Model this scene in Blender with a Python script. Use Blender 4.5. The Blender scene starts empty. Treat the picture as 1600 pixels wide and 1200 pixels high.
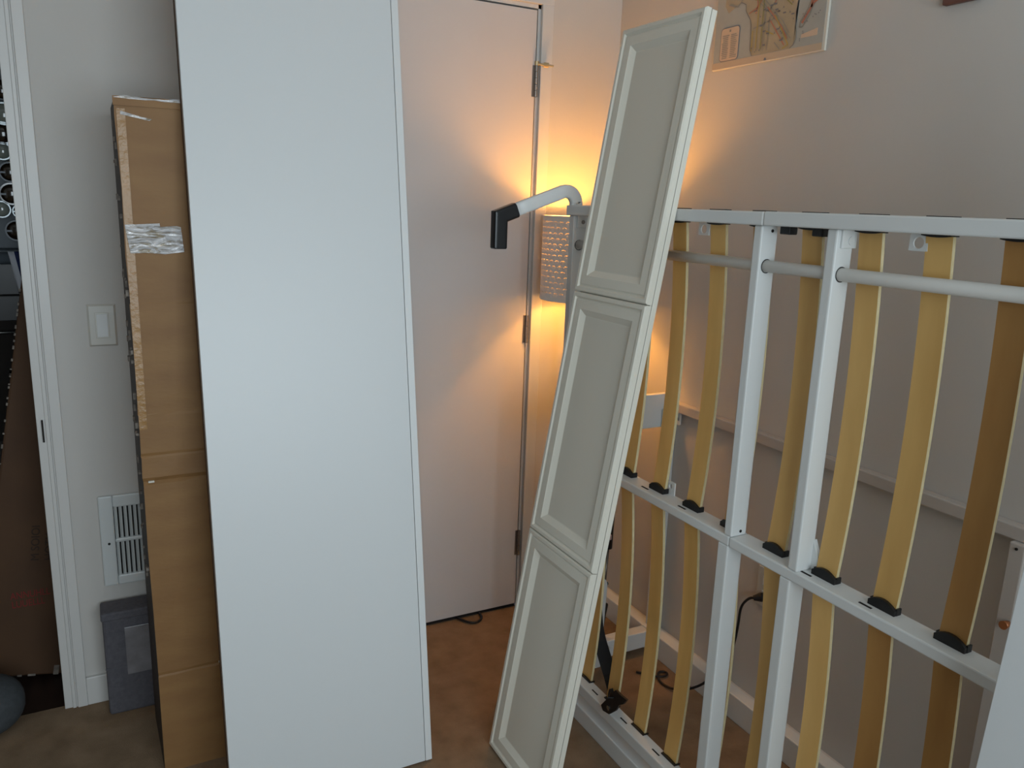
import bpy, bmesh, math, random
from mathutils import Vector, Matrix
random.seed(7)
S = bpy.context.scene
COL = S.collection

# ------------------------------------------------------------------ camera
CAM_POS = Vector((0, 0, 1.44))
_r = Vector((0.8860449, -0.4623346, 0.0342219))
_u = Vector((0.0724258, 0.2109560, 0.9748087))
_f = Vector((0.4579071, 0.8612458, -0.2204015))
cd = bpy.data.cameras.new('camera')
cd.sensor_fit = 'HORIZONTAL'; cd.sensor_width = 36.0
cd.lens = 1242.35 / 1600 * 36.0
cd.clip_start = 0.02
cam = bpy.data.objects.new('camera', cd); COL.objects.link(cam)
cam.matrix_world = Matrix(((_r.x, _u.x, -_f.x, CAM_POS.x), (_r.y, _u.y, -_f.y, CAM_POS.y),
                           (_r.z, _u.z, -_f.z, CAM_POS.z), (0, 0, 0, 1)))
S.camera = cam

# ------------------------------------------------------------------ world, daylight, exposure
w = bpy.data.worlds.new('sky'); S.world = w; w.use_nodes = True
w.node_tree.nodes['Background'].inputs[0].default_value = (0.62, 0.78, 1.0, 1)
w.node_tree.nodes['Background'].inputs[1].default_value = 0.6
S.view_settings.view_transform = 'Standard'
S.view_settings.look = 'None'
S.view_settings.gamma = 1.0
S.view_settings.use_curve_mapping = False
S.view_settings.exposure = 0.0

RX0, RX1 = -1.9, 1.604          # left / right wall faces
RY0, RY1 = -1.15, 2.34          # rear (window) / back wall faces
CEIL = 2.62
WX0, WX1, WZ0, WZ1 = -0.55, 1.40, 0.85, 2.05   # window opening in the rear wall

sun = bpy.data.lights.new('window_daylight', 'AREA')
sun.shape = 'RECTANGLE'; sun.size = WX1 - WX0; sun.size_y = WZ1 - WZ0
sun.energy = 47; sun.color = (0.80, 0.93, 1.0)
so = bpy.data.objects.new('window_daylight', sun); COL.objects.link(so)
so.location = ((WX0 + WX1) / 2, RY0 - 0.09, (WZ0 + WZ1) / 2)
so.rotation_euler = (math.radians(90), 0, 0)      # shines towards +Y

# ------------------------------------------------------------------ materials
def lin(h):
    h = h.lstrip('#'); c = [int(h[i:i + 2], 16) / 255 for i in (0, 2, 4)]
    return tuple((x / 12.92 if x <= 0.04045 else ((x + 0.055) / 1.055) ** 2.4) for x in c) + (1,)

def mat(name, col, rough=0.5, metal=0.0, noise=0.0, scale=20.0, stretch=(1, 1, 1), bump=0.0, bscale=None,
        col2=None, spec=0.5, coat=0.0, perobj=0.0):
    m = bpy.data.materials.new(name); m.use_nodes = True
    nt = m.node_tree; b = nt.nodes['Principled BSDF']
    b.inputs['Base Color'].default_value = lin(col); b.inputs['Roughness'].default_value = rough
    b.inputs['Metallic'].default_value = metal; b.inputs['Specular IOR Level'].default_value = spec
    b.inputs['Coat Weight'].default_value = coat
    tc = nt.nodes.new('ShaderNodeTexCoord'); mp = nt.nodes.new('ShaderNodeMapping')
    nt.links.new(tc.outputs['Object'], mp.inputs[0]); mp.inputs['Scale'].default_value = stretch
    n = nt.nodes.new('ShaderNodeTexNoise'); n.inputs['Scale'].default_value = scale; n.inputs['Detail'].default_value = 5
    vec = mp.outputs[0]
    if perobj:
        oi = nt.nodes.new('ShaderNodeObjectInfo'); ad = nt.nodes.new('ShaderNodeVectorMath'); ad.operation = 'ADD'
        mu = nt.nodes.new('ShaderNodeMath'); mu.operation = 'MULTIPLY'; mu.inputs[1].default_value = 37
        nt.links.new(oi.outputs['Random'], mu.inputs[0]); nt.links.new(mp.outputs[0], ad.inputs[0])
        nt.links.new(mu.outputs[0], ad.inputs[1]); vec = ad.outputs[0]
    nt.links.new(vec, n.inputs[0])
    mx = nt.nodes.new('ShaderNodeMix'); mx.data_type = 'RGBA'
    mx.inputs[6].default_value = lin(col); mx.inputs[7].default_value = lin(col2 or col)
    if noise or col2:
        mr = nt.nodes.new('ShaderNodeMapRange'); mr.inputs[1].default_value = 0.3; mr.inputs[2].default_value = 0.7
        nt.links.new(n.outputs[0], mr.inputs[0]); nt.links.new(mr.outputs[0], mx.inputs[0])
        out = mx.outputs[2]
        if perobj:
            hs = nt.nodes.new('ShaderNodeHueSaturation')
            m2 = nt.nodes.new('ShaderNodeMapRange'); m2.inputs[3].default_value = 1 - perobj; m2.inputs[4].default_value = 1 + perobj
            nt.links.new(oi.outputs['Random'], m2.inputs[0]); nt.links.new(m2.outputs[0], hs.inputs['Value'])
            nt.links.new(out, hs.inputs['Color']); out = hs.outputs[0]
        nt.links.new(out, b.inputs['Base Color'])
    if bump:
        n2 = nt.nodes.new('ShaderNodeTexNoise'); n2.inputs['Scale'].default_value = bscale or scale; n2.inputs['Detail'].default_value = 4
        nt.links.new(mp.outputs[0], n2.inputs[0])
        bp = nt.nodes.new('ShaderNodeBump'); bp.inputs['Strength'].default_value = bump; bp.inputs['Distance'].default_value = 0.004
        nt.links.new(n2.outputs[0], bp.inputs['Height']); nt.links.new(bp.outputs[0], b.inputs['Normal'])
    return m

def emit(name, col, strength):
    m = bpy.data.materials.new(name); m.use_nodes = True
    b = m.node_tree.nodes['Principled BSDF']
    b.inputs['Base Color'].default_value = col
    b.inputs['Emission Color'].default_value = col; b.inputs['Emission Strength'].default_value = strength
    return m

def glass(name, col, rough=0.05):
    m = bpy.data.materials.new(name); m.use_nodes = True
    b = m.node_tree.nodes['Principled BSDF']
    b.inputs['Base Color'].default_value = lin(col); b.inputs['Roughness'].default_value = rough
    b.inputs['Transmission Weight'].default_value = 0.9; b.inputs['IOR'].default_value = 1.45
    return m

M = {
 'wall': mat('wall_paint', '#c6c2bd', 0.75, noise=1, col2='#c3bfba', scale=3, bump=0.06, bscale=160),
 'ceil': mat('ceiling_paint', '#dcd8d2', 0.8),
 'trim': mat('trim_paint', '#cfcdca', 0.35, bump=0.03, bscale=40),
 'door': mat('door_paint', '#cfcac8', 0.42, noise=1, col2='#ccc7c5', scale=4, bump=0.03, bscale=60),
 'carpet': mat('carpet_pile', '#978068', 0.95, noise=1, col2='#826c56', scale=14, bump=0.9, bscale=420, spec=0.1),
 'hallfloor': mat('dark_wood_floor', '#2a1c16', 0.45, noise=1, col2='#1c120e', scale=8, stretch=(6, 1, 1)),
 'board': mat('white_laminate', '#d6d9da', 0.4, bump=0.02, bscale=90),
 'boardedge': mat('white_edge_band', '#dddfdf', 0.35),
 'shelfdoor': mat('painted_door_front', '#e0dccf', 0.38, bump=0.02, bscale=70),
 'shelfpanel': mat('painted_panel', '#dad5c8', 0.42, bump=0.02, bscale=70),
 'metal': mat('white_powder_coat', '#d9dbda', 0.42, bump=0.04, bscale=300),
 'metalshaded': mat('shaded_powder_coat', '#bdb6b0', 0.5),  # same white metal, its shade along the wall put into the colour
 'rodm': mat('white_rod_coat', '#d3d1cc', 0.4),
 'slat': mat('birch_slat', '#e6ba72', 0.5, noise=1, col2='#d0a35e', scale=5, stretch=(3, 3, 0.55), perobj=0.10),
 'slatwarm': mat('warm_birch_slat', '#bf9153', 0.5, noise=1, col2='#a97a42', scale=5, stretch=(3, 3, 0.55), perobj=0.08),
 'slatedge': mat('birch_ply_edge', '#d8c9a0', 0.6, noise=1, col2='#c9b78a', scale=60, stretch=(4, 1, 1)),
 'black': mat('black_plastic', '#111113', 0.45),
 'rubber': mat('black_rubber', '#0c0d12', 0.3),
 'strap': mat('black_webbing', '#0f1216', 0.75),
 'dark': mat('dark_slot', '#1a1512', 0.9),
 'card': mat('corrugated_card', '#916c41', 0.62, noise=1, col2='#856039', scale=7, stretch=(1, 1, 3), bump=0.12, bscale=45),
 'cardside': mat('shaded_torn_side', '#3c2c20', 0.6, noise=1, col2='#241911', scale=60, bump=0.8, bscale=120),  # torn side of the box, its shade painted as a darker brown
 'cardhall': mat('hall_card', '#513720', 0.75, noise=1, col2='#452d1a', scale=6, bump=0.1, bscale=50),  # ordinary card brown, darkened to carry the dimness of the hall
 'chrome': mat('brushed_chrome', '#b9b9b6', 0.25, metal=1.0),
 'brass': mat('brass_tip', '#c9b58e', 0.35, metal=0.8),
 'hinge': mat('satin_hinge', '#8f8882', 0.38, metal=0.9),
 'plate': mat('switch_plastic', '#c2bfb7', 0.35),
 'vent': mat('vent_enamel', '#ccd0d0', 0.38, bump=0.05, bscale=50),
 'flake': mat('torn_paper', '#8f857b', 0.7, noise=1, col2='#5f564e', scale=60),
 'bin': mat('charcoal_fabric', '#5c5a60', 0.85, noise=1, col2='#504e54', scale=90, bump=0.25, bscale=300),
 'pocket': mat('clear_pocket', '#8a888c', 0.2, noise=1, col2='#6e6b6d', scale=18, bump=0.5, bscale=30),
 'shade': mat('lamp_shade', '#f2ebe5', 0.6),
 'grey': mat('grey_fabric', '#484c50', 0.9, noise=1, col2='#3c4043', scale=60, bump=0.3, bscale=200),
 'oven': mat('black_enamel', '#15161a', 0.3),
 'rack': mat('slate_panel', '#5d666e', 0.5),
 'jarglass': mat('brown_jar_glass', '#2a2018', 0.12, coat=0.5),
 'jarclear': mat('pale_jar_glass', '#8f968f', 0.1, coat=0.5),
 'jarring': mat('jar_ring', '#8d9294', 0.3, metal=1.0),
 'jardark': mat('dark_jar_ring', '#2b2d30', 0.25, metal=0.6),
 'towel': mat('pale_towel', '#b9bec8', 0.9), 'towelblue': mat('blue_towel', '#1e2b52', 0.9),
 'redink': mat('red_ink', '#7a1f1c', 0.7), 'darkink': mat('dark_ink', '#2d1d12', 0.7),
 'maptop': mat('map_water', '#a9aba6', 0.45, noise=1, col2='#a2a49f', scale=25),
 'mapland': mat('map_land', '#ada189', 0.45, noise=1, col2='#a3977f', scale=30),
 'mapmargin': mat('map_margin', '#beac95', 0.45),
 'mapbox': mat('map_inset', '#cbb49d', 0.45),
 'mapdark': mat('map_ink', '#74747a', 0.5), 'mapgrey': mat('map_grey_line', '#928f86', 0.5),
 'mapyellow': mat('map_yellow_line', '#b39b4c', 0.5), 'mapred': mat('map_red_line', '#b5765f', 0.5),
 'mapgreen': mat('map_green_line', '#8b8a52', 0.5), 'mapside': mat('map_edge', '#d8d3c6', 0.4),
 'plaque': mat('dark_red_wood', '#6b463c', 0.5), 'copper': mat('copper_knob', '#a5673f', 0.4, metal=0.4),
 'pink': mat('pink_washer', '#b09390', 0.4), 'alum': mat('steel_rod', '#6c665f', 0.3, metal=0.8),
 'glass': glass('window_glass', '#ffffff'),
}

def foil_mat():
    m = bpy.data.materials.new('crinkled_tape'); m.use_nodes = True; nt = m.node_tree; b = nt.nodes['Principled BSDF']
    b.inputs['Roughness'].default_value = 0.28; b.inputs['Metallic'].default_value = 0.25
    tc = nt.nodes.new('ShaderNodeTexCoord'); wv = nt.nodes.new('ShaderNodeTexNoise'); wv.inputs['Scale'].default_value = 38
    wv.inputs['Detail'].default_value = 6; wv.inputs['Distortion'].default_value = 1.8
    mp = nt.nodes.new('ShaderNodeMapping'); mp.inputs['Rotation'].default_value = (0, 0.5, 0); mp.inputs['Scale'].default_value = (0.6, 1, 2.2)
    nt.links.new(tc.outputs['Object'], mp.inputs[0]); nt.links.new(mp.outputs[0], wv.inputs[0])
    cr = nt.nodes.new('ShaderNodeValToRGB'); cr.color_ramp.elements[0].color = lin('#a3957f'); cr.color_ramp.elements[1].color = lin('#dcdadb')
    cr.color_ramp.elements[0].position = 0.34; cr.color_ramp.elements[1].position = 0.52
    nt.links.new(wv.outputs[0], cr.inputs[0]); nt.links.new(cr.outputs[0], b.inputs['Base Color'])
    bp = nt.nodes.new('ShaderNodeBump'); bp.inputs['Strength'].default_value = 1.0; bp.inputs['Distance'].default_value = 0.01
    nt.links.new(wv.outputs[0], bp.inputs['Height']); nt.links.new(bp.outputs[0], b.inputs['Normal'])
    return m
M['foil'] = foil_mat()

# ------------------------------------------------------------------ helpers
def box(bm, x0, x1, y0, y1, z0, z1, bev=0.0):
    vs = [bm.verts.new((x, y, z)) for x in (x0, x1) for y in (y0, y1) for z in (z0, z1)]
    fs = [(0, 1, 3, 2), (4, 6, 7, 5), (0, 4, 5, 1), (2, 3, 7, 6), (0, 2, 6, 4), (1, 5, 7, 3)]
    ff = [bm.faces.new([vs[i] for i in f]) for f in fs]
    if bev:
        es = list({e for f in ff for e in f.edges})
        bmesh.ops.bevel(bm, geom=es, offset=bev, segments=2, affect='EDGES', profile=0.5)
    return ff

def obj(name, bm, m, parent=None, smooth=False, loc=None):
    bmesh.ops.recalc_face_normals(bm, faces=bm.faces)
    me = bpy.data.meshes.new(name); bm.to_mesh(me); bm.free()
    for mm in (m if isinstance(m, (list, tuple)) else [m]): me.materials.append(mm)
    if smooth:
        for p in me.polygons: p.use_smooth = True
    o = bpy.data.objects.new(name, me); COL.objects.link(o)
    if parent is not None: o.parent = parent
    if loc is not None: o.location = loc
    return o

def B(name, m, dims, parent=None, bev=0.0):
    """one box-like piece"""
    bm = bmesh.new()
    dd = dims if isinstance(dims[0], (list, tuple)) else [dims]
    for d in dd: box(bm, *d, bev=bev)
    return obj(name, bm, m, parent)

def thing(name, label, cat, loc=(0, 0, 0), group=None):
    o = bpy.data.objects.new(name, None); COL.objects.link(o); o.location = loc
    o.empty_display_size = 0.05
    return tag(o, label, cat, group)

def tag(o, label, cat, group=None):
    o['label'] = label; o['category'] = cat
    if group: o['group'] = group
    return o

def struct(o):
    o['kind'] = 'structure'; return o

def tube_bm(bm, pts, rad, n=12, cap=True):
    pts = [Vector(p) for p in pts]; rings = []; nrm = None
    for i, p in enumerate(pts):
        t = (pts[min(i + 1, len(pts) - 1)] - pts[max(i - 1, 0)]).normalized()
        if nrm is None:
            nrm = t.orthogonal().normalized()
        nrm = (nrm - t * nrm.dot(t)).normalized(); bn = t.cross(nrm)
        rr = rad[i] if isinstance(rad, (list, tuple)) else rad
        rings.append([bm.verts.new(p + (nrm * math.cos(2 * math.pi * k / n) + bn * math.sin(2 * math.pi * k / n)) * rr) for k in range(n)])
    for a, b in zip(rings, rings[1:]):
        for k in range(n): bm.faces.new((a[k], a[(k + 1) % n], b[(k + 1) % n], b[k]))
    if cap:
        bm.faces.new(rings[0][::-1]); bm.faces.new(rings[-1])

def tube(name, m, pts, rad, parent=None, n=12):
    bm = bmesh.new(); tube_bm(bm, pts, rad, n)
    o = obj(name, bm, m, parent)
    for p in o.data.polygons: p.use_smooth = len(p.vertices) == 4
    return o

def smoothpath(pts, it=3):
    pts = [Vector(p) for p in pts]
    for _ in range(it):
        q = [pts[0]]
        for a, b in zip(pts, pts[1:]): q += [a * 0.75 + b * 0.25, a * 0.25 + b * 0.75]
        q.append(pts[-1]); pts = q
    return pts

def prism(bm, poly, axis, a, b):
    """extrude a 2-D polygon (u,v) between a and b on axis 'x','y','z'"""
    def P(u, v, w): return {'x': (w, u, v), 'y': (u, w, v), 'z': (u, v, w)}[axis]
    A = [bm.verts.new(P(u, v, a)) for u, v in poly]; Bv = [bm.verts.new(P(u, v, b)) for u, v in poly]
    n = len(poly); bm.faces.new(A[::-1]); bm.faces.new(Bv)
    for i in range(n): bm.faces.new((A[i], A[(i + 1) % n], Bv[(i + 1) % n], Bv[i]))

def tri_prism_safe(bm, poly, axis, a, b):
    prism(bm, poly, axis, a, b); bmesh.ops.triangulate(bm, faces=[f for f in bm.faces if len(f.verts) > 4])

def sweep_xz(bm, pts, hw, hd, y, n=20, ex=4.0):
    """rounded-rectangle bar swept along (x,z) points in the plane Y=y"""
    rings = []; k = len(pts)
    for i in range(k):
        p = Vector((pts[i][0], pts[i][1])); t = (Vector(pts[min(i + 1, k - 1)][:2]) - Vector(pts[max(i - 1, 0)][:2])).normalized()
        nn = Vector((-t.y, t.x)); h = hw[i] if isinstance(hw, (list, tuple)) else hw
        ring = []
        for j in range(n):
            a = 2 * math.pi * j / n; ca, sa = math.cos(a), math.sin(a)
            cu = math.copysign(abs(ca) ** (2 / ex), ca); cv = math.copysign(abs(sa) ** (2 / ex), sa)
            ring.append(bm.verts.new((p.x + nn.x * h * cu, y + hd * cv, p.y + nn.y * h * cu)))
        rings.append(ring)
    for a, b in zip(rings, rings[1:]):
        for j in range(n): bm.faces.new((a[j], a[(j + 1) % n], b[(j + 1) % n], b[j]))
    bm.faces.new(rings[0][::-1]); bm.faces.new(rings[-1])

def holed_plate(bm, y0, y1, z0, z1, hy, hz, hr, x0, x1, n=24):
    """rectangular plate in the Y-Z plane with a round hole"""
    outer = []; inner = []
    for k in range(n):
        a = 2 * math.pi * (k + 0.5) / n; c, s = math.cos(a), math.sin(a)
        tt = min((y1 - hy) / c if c > 1e-9 else 1e9, (y0 - hy) / c if c < -1e-9 else 1e9,
                 (z1 - hz) / s if s > 1e-9 else 1e9, (z0 - hz) / s if s < -1e-9 else 1e9)
        outer.append((hy + c * tt, hz + s * tt)); inner.append((hy + c * hr, hz + s * hr))
    V = {}
    for nm, L in (('o', outer), ('i', inner)):
        for xi, x in enumerate((x0, x1)): V[nm, xi] = [bm.verts.new((x, a, b)) for a, b in L]
    for k in range(n):
        j = (k + 1) % n
        bm.faces.new((V['o', 0][k], V['o', 0][j], V['i', 0][j], V['i', 0][k]))
        bm.faces.new((V['o', 1][j], V['o', 1][k], V['i', 1][k], V['i', 1][j]))
        bm.faces.new((V['o', 0][j], V['o', 0][k], V['o', 1][k], V['o', 1][j]))
        bm.faces.new((V['i', 0][k], V['i', 0][j], V['i', 1][j], V['i', 1][k]))

def disc_y(bm, cx, cz, r, y0, y1, n=24):
    prism(bm, [(cx + r * math.cos(2 * math.pi * k / n), cz + r * math.sin(2 * math.pi * k / n)) for k in range(n)], 'y', y0, y1)

# ================================================================== ROOM SHELL
WT = 0.12
struct(B('floor', M['carpet'], (RX0 - WT, RX1 + WT, RY0 - WT, RY1 + 0.012, -0.05, 0.0)))
struct(B('floor', M['hallfloor'], (-2.0, 0.7, RY1 + 0.012, 4.1, -0.05, -0.004)))
struct(B('ceiling', M['ceil'], (RX0 - WT, RX1 + WT, RY0 - WT, 4.2, CEIL, CEIL + 0.06)))
DO0, DO1, DOZ = -1.05, -0.145, 2.06            # doorway opening on the left
DX0, DX1, DZ1 = 0.525, 1.287, 2.031            # hinged door
struct(B('wall_right', M['wall'], (RX1, RX1 + WT, RY0 - WT, RY1 + WT, 0, CEIL)))
struct(B('wall_left', M['wall'], (RX0 - WT, RX0, RY0 - WT, RY1 + WT, 0, CEIL)))
struct(B('wall_back', M['wall'], [(RX0, DO0, RY1, RY1 + WT, 0, CEIL), (DO0, DO1, RY1, RY1 + WT, DOZ, CEIL),
                                  (DO1, DX0 - 0.016, RY1, RY1 + WT, 0, CEIL), (DX0 - 0.016, DX1 + 0.016, RY1, RY1 + WT, DZ1 + 0.018, CEIL),
                                  (DX1 + 0.016, RX1, RY1, RY1 + WT, 0, CEIL), (DX0 - 0.016, DX1 + 0.016, RY1 + WT - 0.02, RY1 + WT, 0, DZ1 + 0.018)]))
struct(B('wall_rear', M['wall'], [(RX0, WX0, RY0 - WT, RY0, 0, CEIL), (WX1, RX1, RY0 - WT, RY0, 0, CEIL),
                                  (WX0, WX1, RY0 - WT, RY0, 0, WZ0), (WX0, WX1, RY0 - WT, RY0, WZ1, CEIL)]))
# hall beyond the doorway
struct(B('wall_hall', M['wall'], [(-2.0, 0.7, 4.0, 4.1, 0, CEIL), (-2.05, -1.95, RY1 + WT, 4.1, 0, CEIL), (0.6, 0.7, RY1 + WT, 4.1, 0, CEIL)]))
# window frame on the rear wall (behind the camera)
win = struct(B('window_1', M['trim'], [(WX0 - .05, WX0, RY0, RY0 + .02, WZ0 - .05, WZ1 + .05), (WX1, WX1 + .05, RY0, RY0 + .02, WZ0 - .05, WZ1 + .05),
                                       (WX0, WX1, RY0, RY0 + .02, WZ1, WZ1 + .05), (WX0, WX1, RY0, RY0 + .03, WZ0 - .05, WZ0)], bev=.003))
B('window_mullion', M['trim'], (0.41, 0.44, RY0 - .05, RY0 - .01, WZ0, WZ1), win)

# doorway casing on the left
t = struct(B('trim_1', M['trim'], [(-0.157, -0.128, RY1 - 0.006, RY1 + WT + .006, 0, DOZ), (-0.137, -0.128, RY1 - 0.011, RY1, 0, DOZ),
                                   (-0.124, -0.099, RY1 - 0.013, RY1, 0, DOZ + .05), (-0.128, -0.124, RY1 - 0.008, RY1, 0, DOZ)], bev=.0015))
struct(B('trim_2', M['trim'], (DO0, -0.157, RY1 - 0.013, RY1 + WT, DOZ - .012, DOZ + .05)))
B('strike_plate', M['dark'], (-0.1455, -0.1415, RY1 - 0.0135, RY1 - 0.010, 0.79, 0.85), t)
# casing and jamb of the hinged door
jx0, jx1 = DX0 - 0.016, DX1 + 0.016
struct(B('trim_3', M['trim'], [(jx1 - .003, jx1 + .038, RY1 - .014, RY1, 0, DZ1 + .018), (jx0 - .038, jx0 + .003, RY1 - .014, RY1, 0, DZ1 + .018),
                               (jx0 - .038, jx1 + .038, RY1 - .014, RY1, DZ1 + .016, DZ1 + .058)], bev=.002))
struct(B('trim_4', M['trim'], [(DX1 + .004, jx1, RY1, RY1 + .1, 0, DZ1 + .018), (jx0, DX0 - .004, RY1, RY1 + .1, 0, DZ1 + .018),
                               (jx0, jx1, RY1, RY1 + .1, DZ1 + .005, DZ1 + .018)]))
struct(B('baseboard_back', M['trim'], [(-0.099, jx0 - .038, RY1 - .012, RY1, 0, .085), (jx1 + .038, RX1, RY1 - .012, RY1, 0, .085)], bev=.002))
struct(B('baseboard_right', M['trim'], (RX1 - .012, RX1, RY0, RY1 - .012, 0, .075), bev=.002))

# hinged door with three hinges
door = struct(B('door_1', M['door'], (DX0, DX1, RY1 - .002, RY1 + .033, 0.014, DZ1), bev=.0015))
B('gap_shade', M['dark'], (DX0, DX1, RY1 + .004, RY1 + .03, 0.001, .0145), door)  # dark strip painted in for the shadow of the gap under the door
for z in (1.822, 1.03, 0.254):
    bm = bmesh.new()
    for k in range(5):
        z0 = z - .047 + k * .019
        tube_bm(bm, [(DX1 + .002, RY1 - .007, z0), (DX1 + .002, RY1 - .007, z0 + .0178)], .0055, 10)
    h = obj('hinge', bm, M['hinge'], door)
    B('hinge_leaf', M['hinge'], (DX1 - .010, DX1 + .0005, RY1 - .0038, RY1 - .0015, z - .047, z + .047), h)
# hinge-pin door stop on the top hinge
bm = bmesh.new()
tube_bm(bm, [(DX1 + .004, RY1 - .012, 1.873), (DX1 + .048, RY1 - .034, 1.868)], [.004, .003], 8)
tube_bm(bm, [(DX1 + .020, RY1 - .020, 1.871), (DX1 + .034, RY1 - .027, 1.8695)], .0075, 10)
tube_bm(bm, [(DX1 + .002, RY1 - .007, 1.869), (DX1 + .002, RY1 - .007, 1.881)], .007, 10)
obj('hinge_stop', bm, M['brass'], door)

# ================================================================== WALL SWITCH, VENT, BIN
sw = thing('light_switch', 'pale rocker light switch plate on the wall left of the tall cardboard box', 'switch', (0.014, RY1, 1.092))
bm = bmesh.new()
ring = [(-.034, -.056, 0), (-.034, .056, 0), (.034, .056, 0), (.034, -.056, 0)]
o0 = [bm.verts.new((x, -.0005, z)) for x, z, _ in ring]; o1 = [bm.verts.new((x * .86, -.006, z * .91)) for x, z, _ in ring]
for i in range(4): bm.faces.new((o0[i], o0[(i + 1) % 4], o1[(i + 1) % 4], o1[i]))
bm.faces.new(o1)
obj('cover_plate', bm, M['plate'], sw)
B('rocker_frame', M['plate'], (-.0165, .0165, -.0075, -.004, -.034, .034), sw, bev=.001)
bm = bmesh.new(); prism(bm, [(-.0075, -.030), (-.0095, 0), (-.0125, .030), (-.004, .030), (-.004, -.030)], 'x', -.0125, .0125)
obj('rocker', bm, M['boardedge'], sw)

vt = thing('wall_heater_vent', 'pale louvred wall heater grille above the grey bin', 'vent', (0.13, RY1, 0.487))
bm = bmesh.new()
def vframe(bm):
    X0, X1, Z0, Z1 = -.162, .162, -.133, .133
    # bevelled surround with two openings
    for (a, b, c, d) in ((X0, -.126, Z0, Z1), (.126, X1, Z0, Z1), (-.126, .126, .098, Z1), (-.126, .126, -.006, .006), (-.126, .126, Z0, -.104)):
        box(bm, a, b, -.012, -.0005, c, d, bev=.004)
vframe(bm); obj('surround', bm, M['vent'], vt)
B('cavity', M['dark'], (-.126, .126, -.002, -.0005, -.104, .098), vt)
for row in ((.006, .098), (-.104, -.006)):
    for k in range(21):
        x = -.121 + k * .0121
        bm = bmesh.new(); prism(bm, [(x - .0036, -.003), (x + .0030, -.011), (x + .0042, -.011), (x - .0022, -.003)], 'z', row[0] - .001, row[1] + .001)
        obj('louvre', bm, M['vent'], vt)
bm = bmesh.new(); disc_y(bm, -.142, -.006, .0035, -.0135, -.011, 10); obj('screw', bm, M['dark'], vt)

bn = thing('storage_bin', 'dark grey fabric storage bin with clear label pocket under the wall vent', 'bin', (0.08, 2.288, 0))
bm = bmesh.new(); box(bm, -.125, .125, -.04, .034, 0, .305, bev=.008)
obj('body', bm, M['bin'], bn)
B('lid', M['bin'], (-.128, .128, -.043, .036, .288, .313), bn, bev=.005)
B('label_pocket', M['pocket'], (-.072, .08, -.0425, -.0395, .118, .262), bn, bev=.001)
B('seam', M['bin'], (-.126, .126, -.0412, -.0395, .142, .147), bn)

# ================================================================== TALL CARDBOARD BOX
bx = thing('cardboard_box', 'tall taped brown cardboard box standing beside the light switch', 'box', (0.0, 0.0, 0))
BZ = 1.632
def jit(a): return random.uniform(-a, a)
bm = bmesh.new()
zs = [0, .12, .265, .27, .278, .45, .60, .765, .772, .782, .83, .835, .842, .93, .936, 1.0, 1.19, 1.195, 1.3, 1.45, 1.6, BZ]
X0b, X1b, Y0b, Y1b = 0.068, 0.43, 1.984, 2.235
dep = {.27: .002, .772: .005, .835: .003, .936: .0015, 1.195: .001}
NX = 9
grid = []
for z in zs:
    row = []
    lean = (1 - z / BZ) * .006
    for i in range(NX):
        x = X0b + lean + (X1b - X0b) * i / (NX - 1)
        y = Y0b + dep.get(z, 0) + (0 if i in (0,) else jit(.0012))
        row.append(bm.verts.new((x + (jit(.0018) if i == 0 else 0), y, z)))
    grid.append(row)
for a, b in zip(grid, grid[1:]):
    for i in range(NX - 1): bm.faces.new((a[i], a[i + 1], b[i + 1], b[i]))
backv = [[bm.verts.new((X0b, Y1b, z)), bm.verts.new((X1b, Y1b, z))] for z in zs]
for k in range(len(zs) - 1):
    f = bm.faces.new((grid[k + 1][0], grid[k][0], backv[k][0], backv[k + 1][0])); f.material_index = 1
    bm.faces.new((grid[k][-1], grid[k + 1][-1], backv[k + 1][1], backv[k][1]))
    bm.faces.new((backv[k][0], backv[k][1], backv[k + 1][1], backv[k + 1][0]))
bm.faces.new(grid[-1] + [backv[-1][1], backv[-1][0]]); bm.faces.new(grid[0][::-1] + [backv[0][0], backv[0][1]])
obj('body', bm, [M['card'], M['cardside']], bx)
# top flap with ragged edge, tape strips, foil-like patch
bm = bmesh.new()
poly = []
for i in range(15): poly.append((X0b - .003 + (X1b - X0b + .003) * i / 14, BZ + .004 + jit(.003)))
poly += [(X1b, BZ - .012), (X0b - .003, BZ - .014)]
tri_prism_safe(bm, poly, 'y', Y0b - .004, Y0b - .0005); obj('top_flap', bm, M['card'], bx)
M['tape'] = mat('clear_tape', '#a8804f', 0.34, noise=1, col2='#98703f', scale=9, bump=0.6, bscale=60)
bm = bmesh.new()
tri_prism_safe(bm, [(X0b - .002, BZ + .002)] + [(X0b + .02 * i, BZ + .0055 + jit(.002)) for i in range(1, 18)] + [(X0b + .02 * i, BZ + .0005 + jit(.001)) for i in range(17, 0, -1)], 'y', Y0b - .0048, Y0b - .0038); obj('tape_tear', bm, M['foil'], bx)
B('tape_strip', M['tape'], (X0b + .003, X0b + .020, Y0b - .0016, Y0b - .0006, .9, BZ - .02), bx)
bm = bmesh.new()
tri_prism_safe(bm, [(.078, 1.600), (.135, 1.590), (.140, 1.594), (.120, 1.597), (.079, 1.607)], 'y', Y0b - .0022, Y0b - .0008); obj('tape_tear', bm, M['foil'], bx)
bm = bmesh.new()
tri_prism_safe(bm, [(.071, 1.367), (.142, 1.371), (.143, 1.363), (.178, 1.366), (.186, 1.363), (.190, 1.308), (.150, 1.303), (.110, 1.306), (.079, 1.305), (.076, 1.33)], 'y', Y0b - .004, Y0b - .0008)
obj('tape_patch', bm, M['foil'], bx)
bm = bmesh.new()
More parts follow.
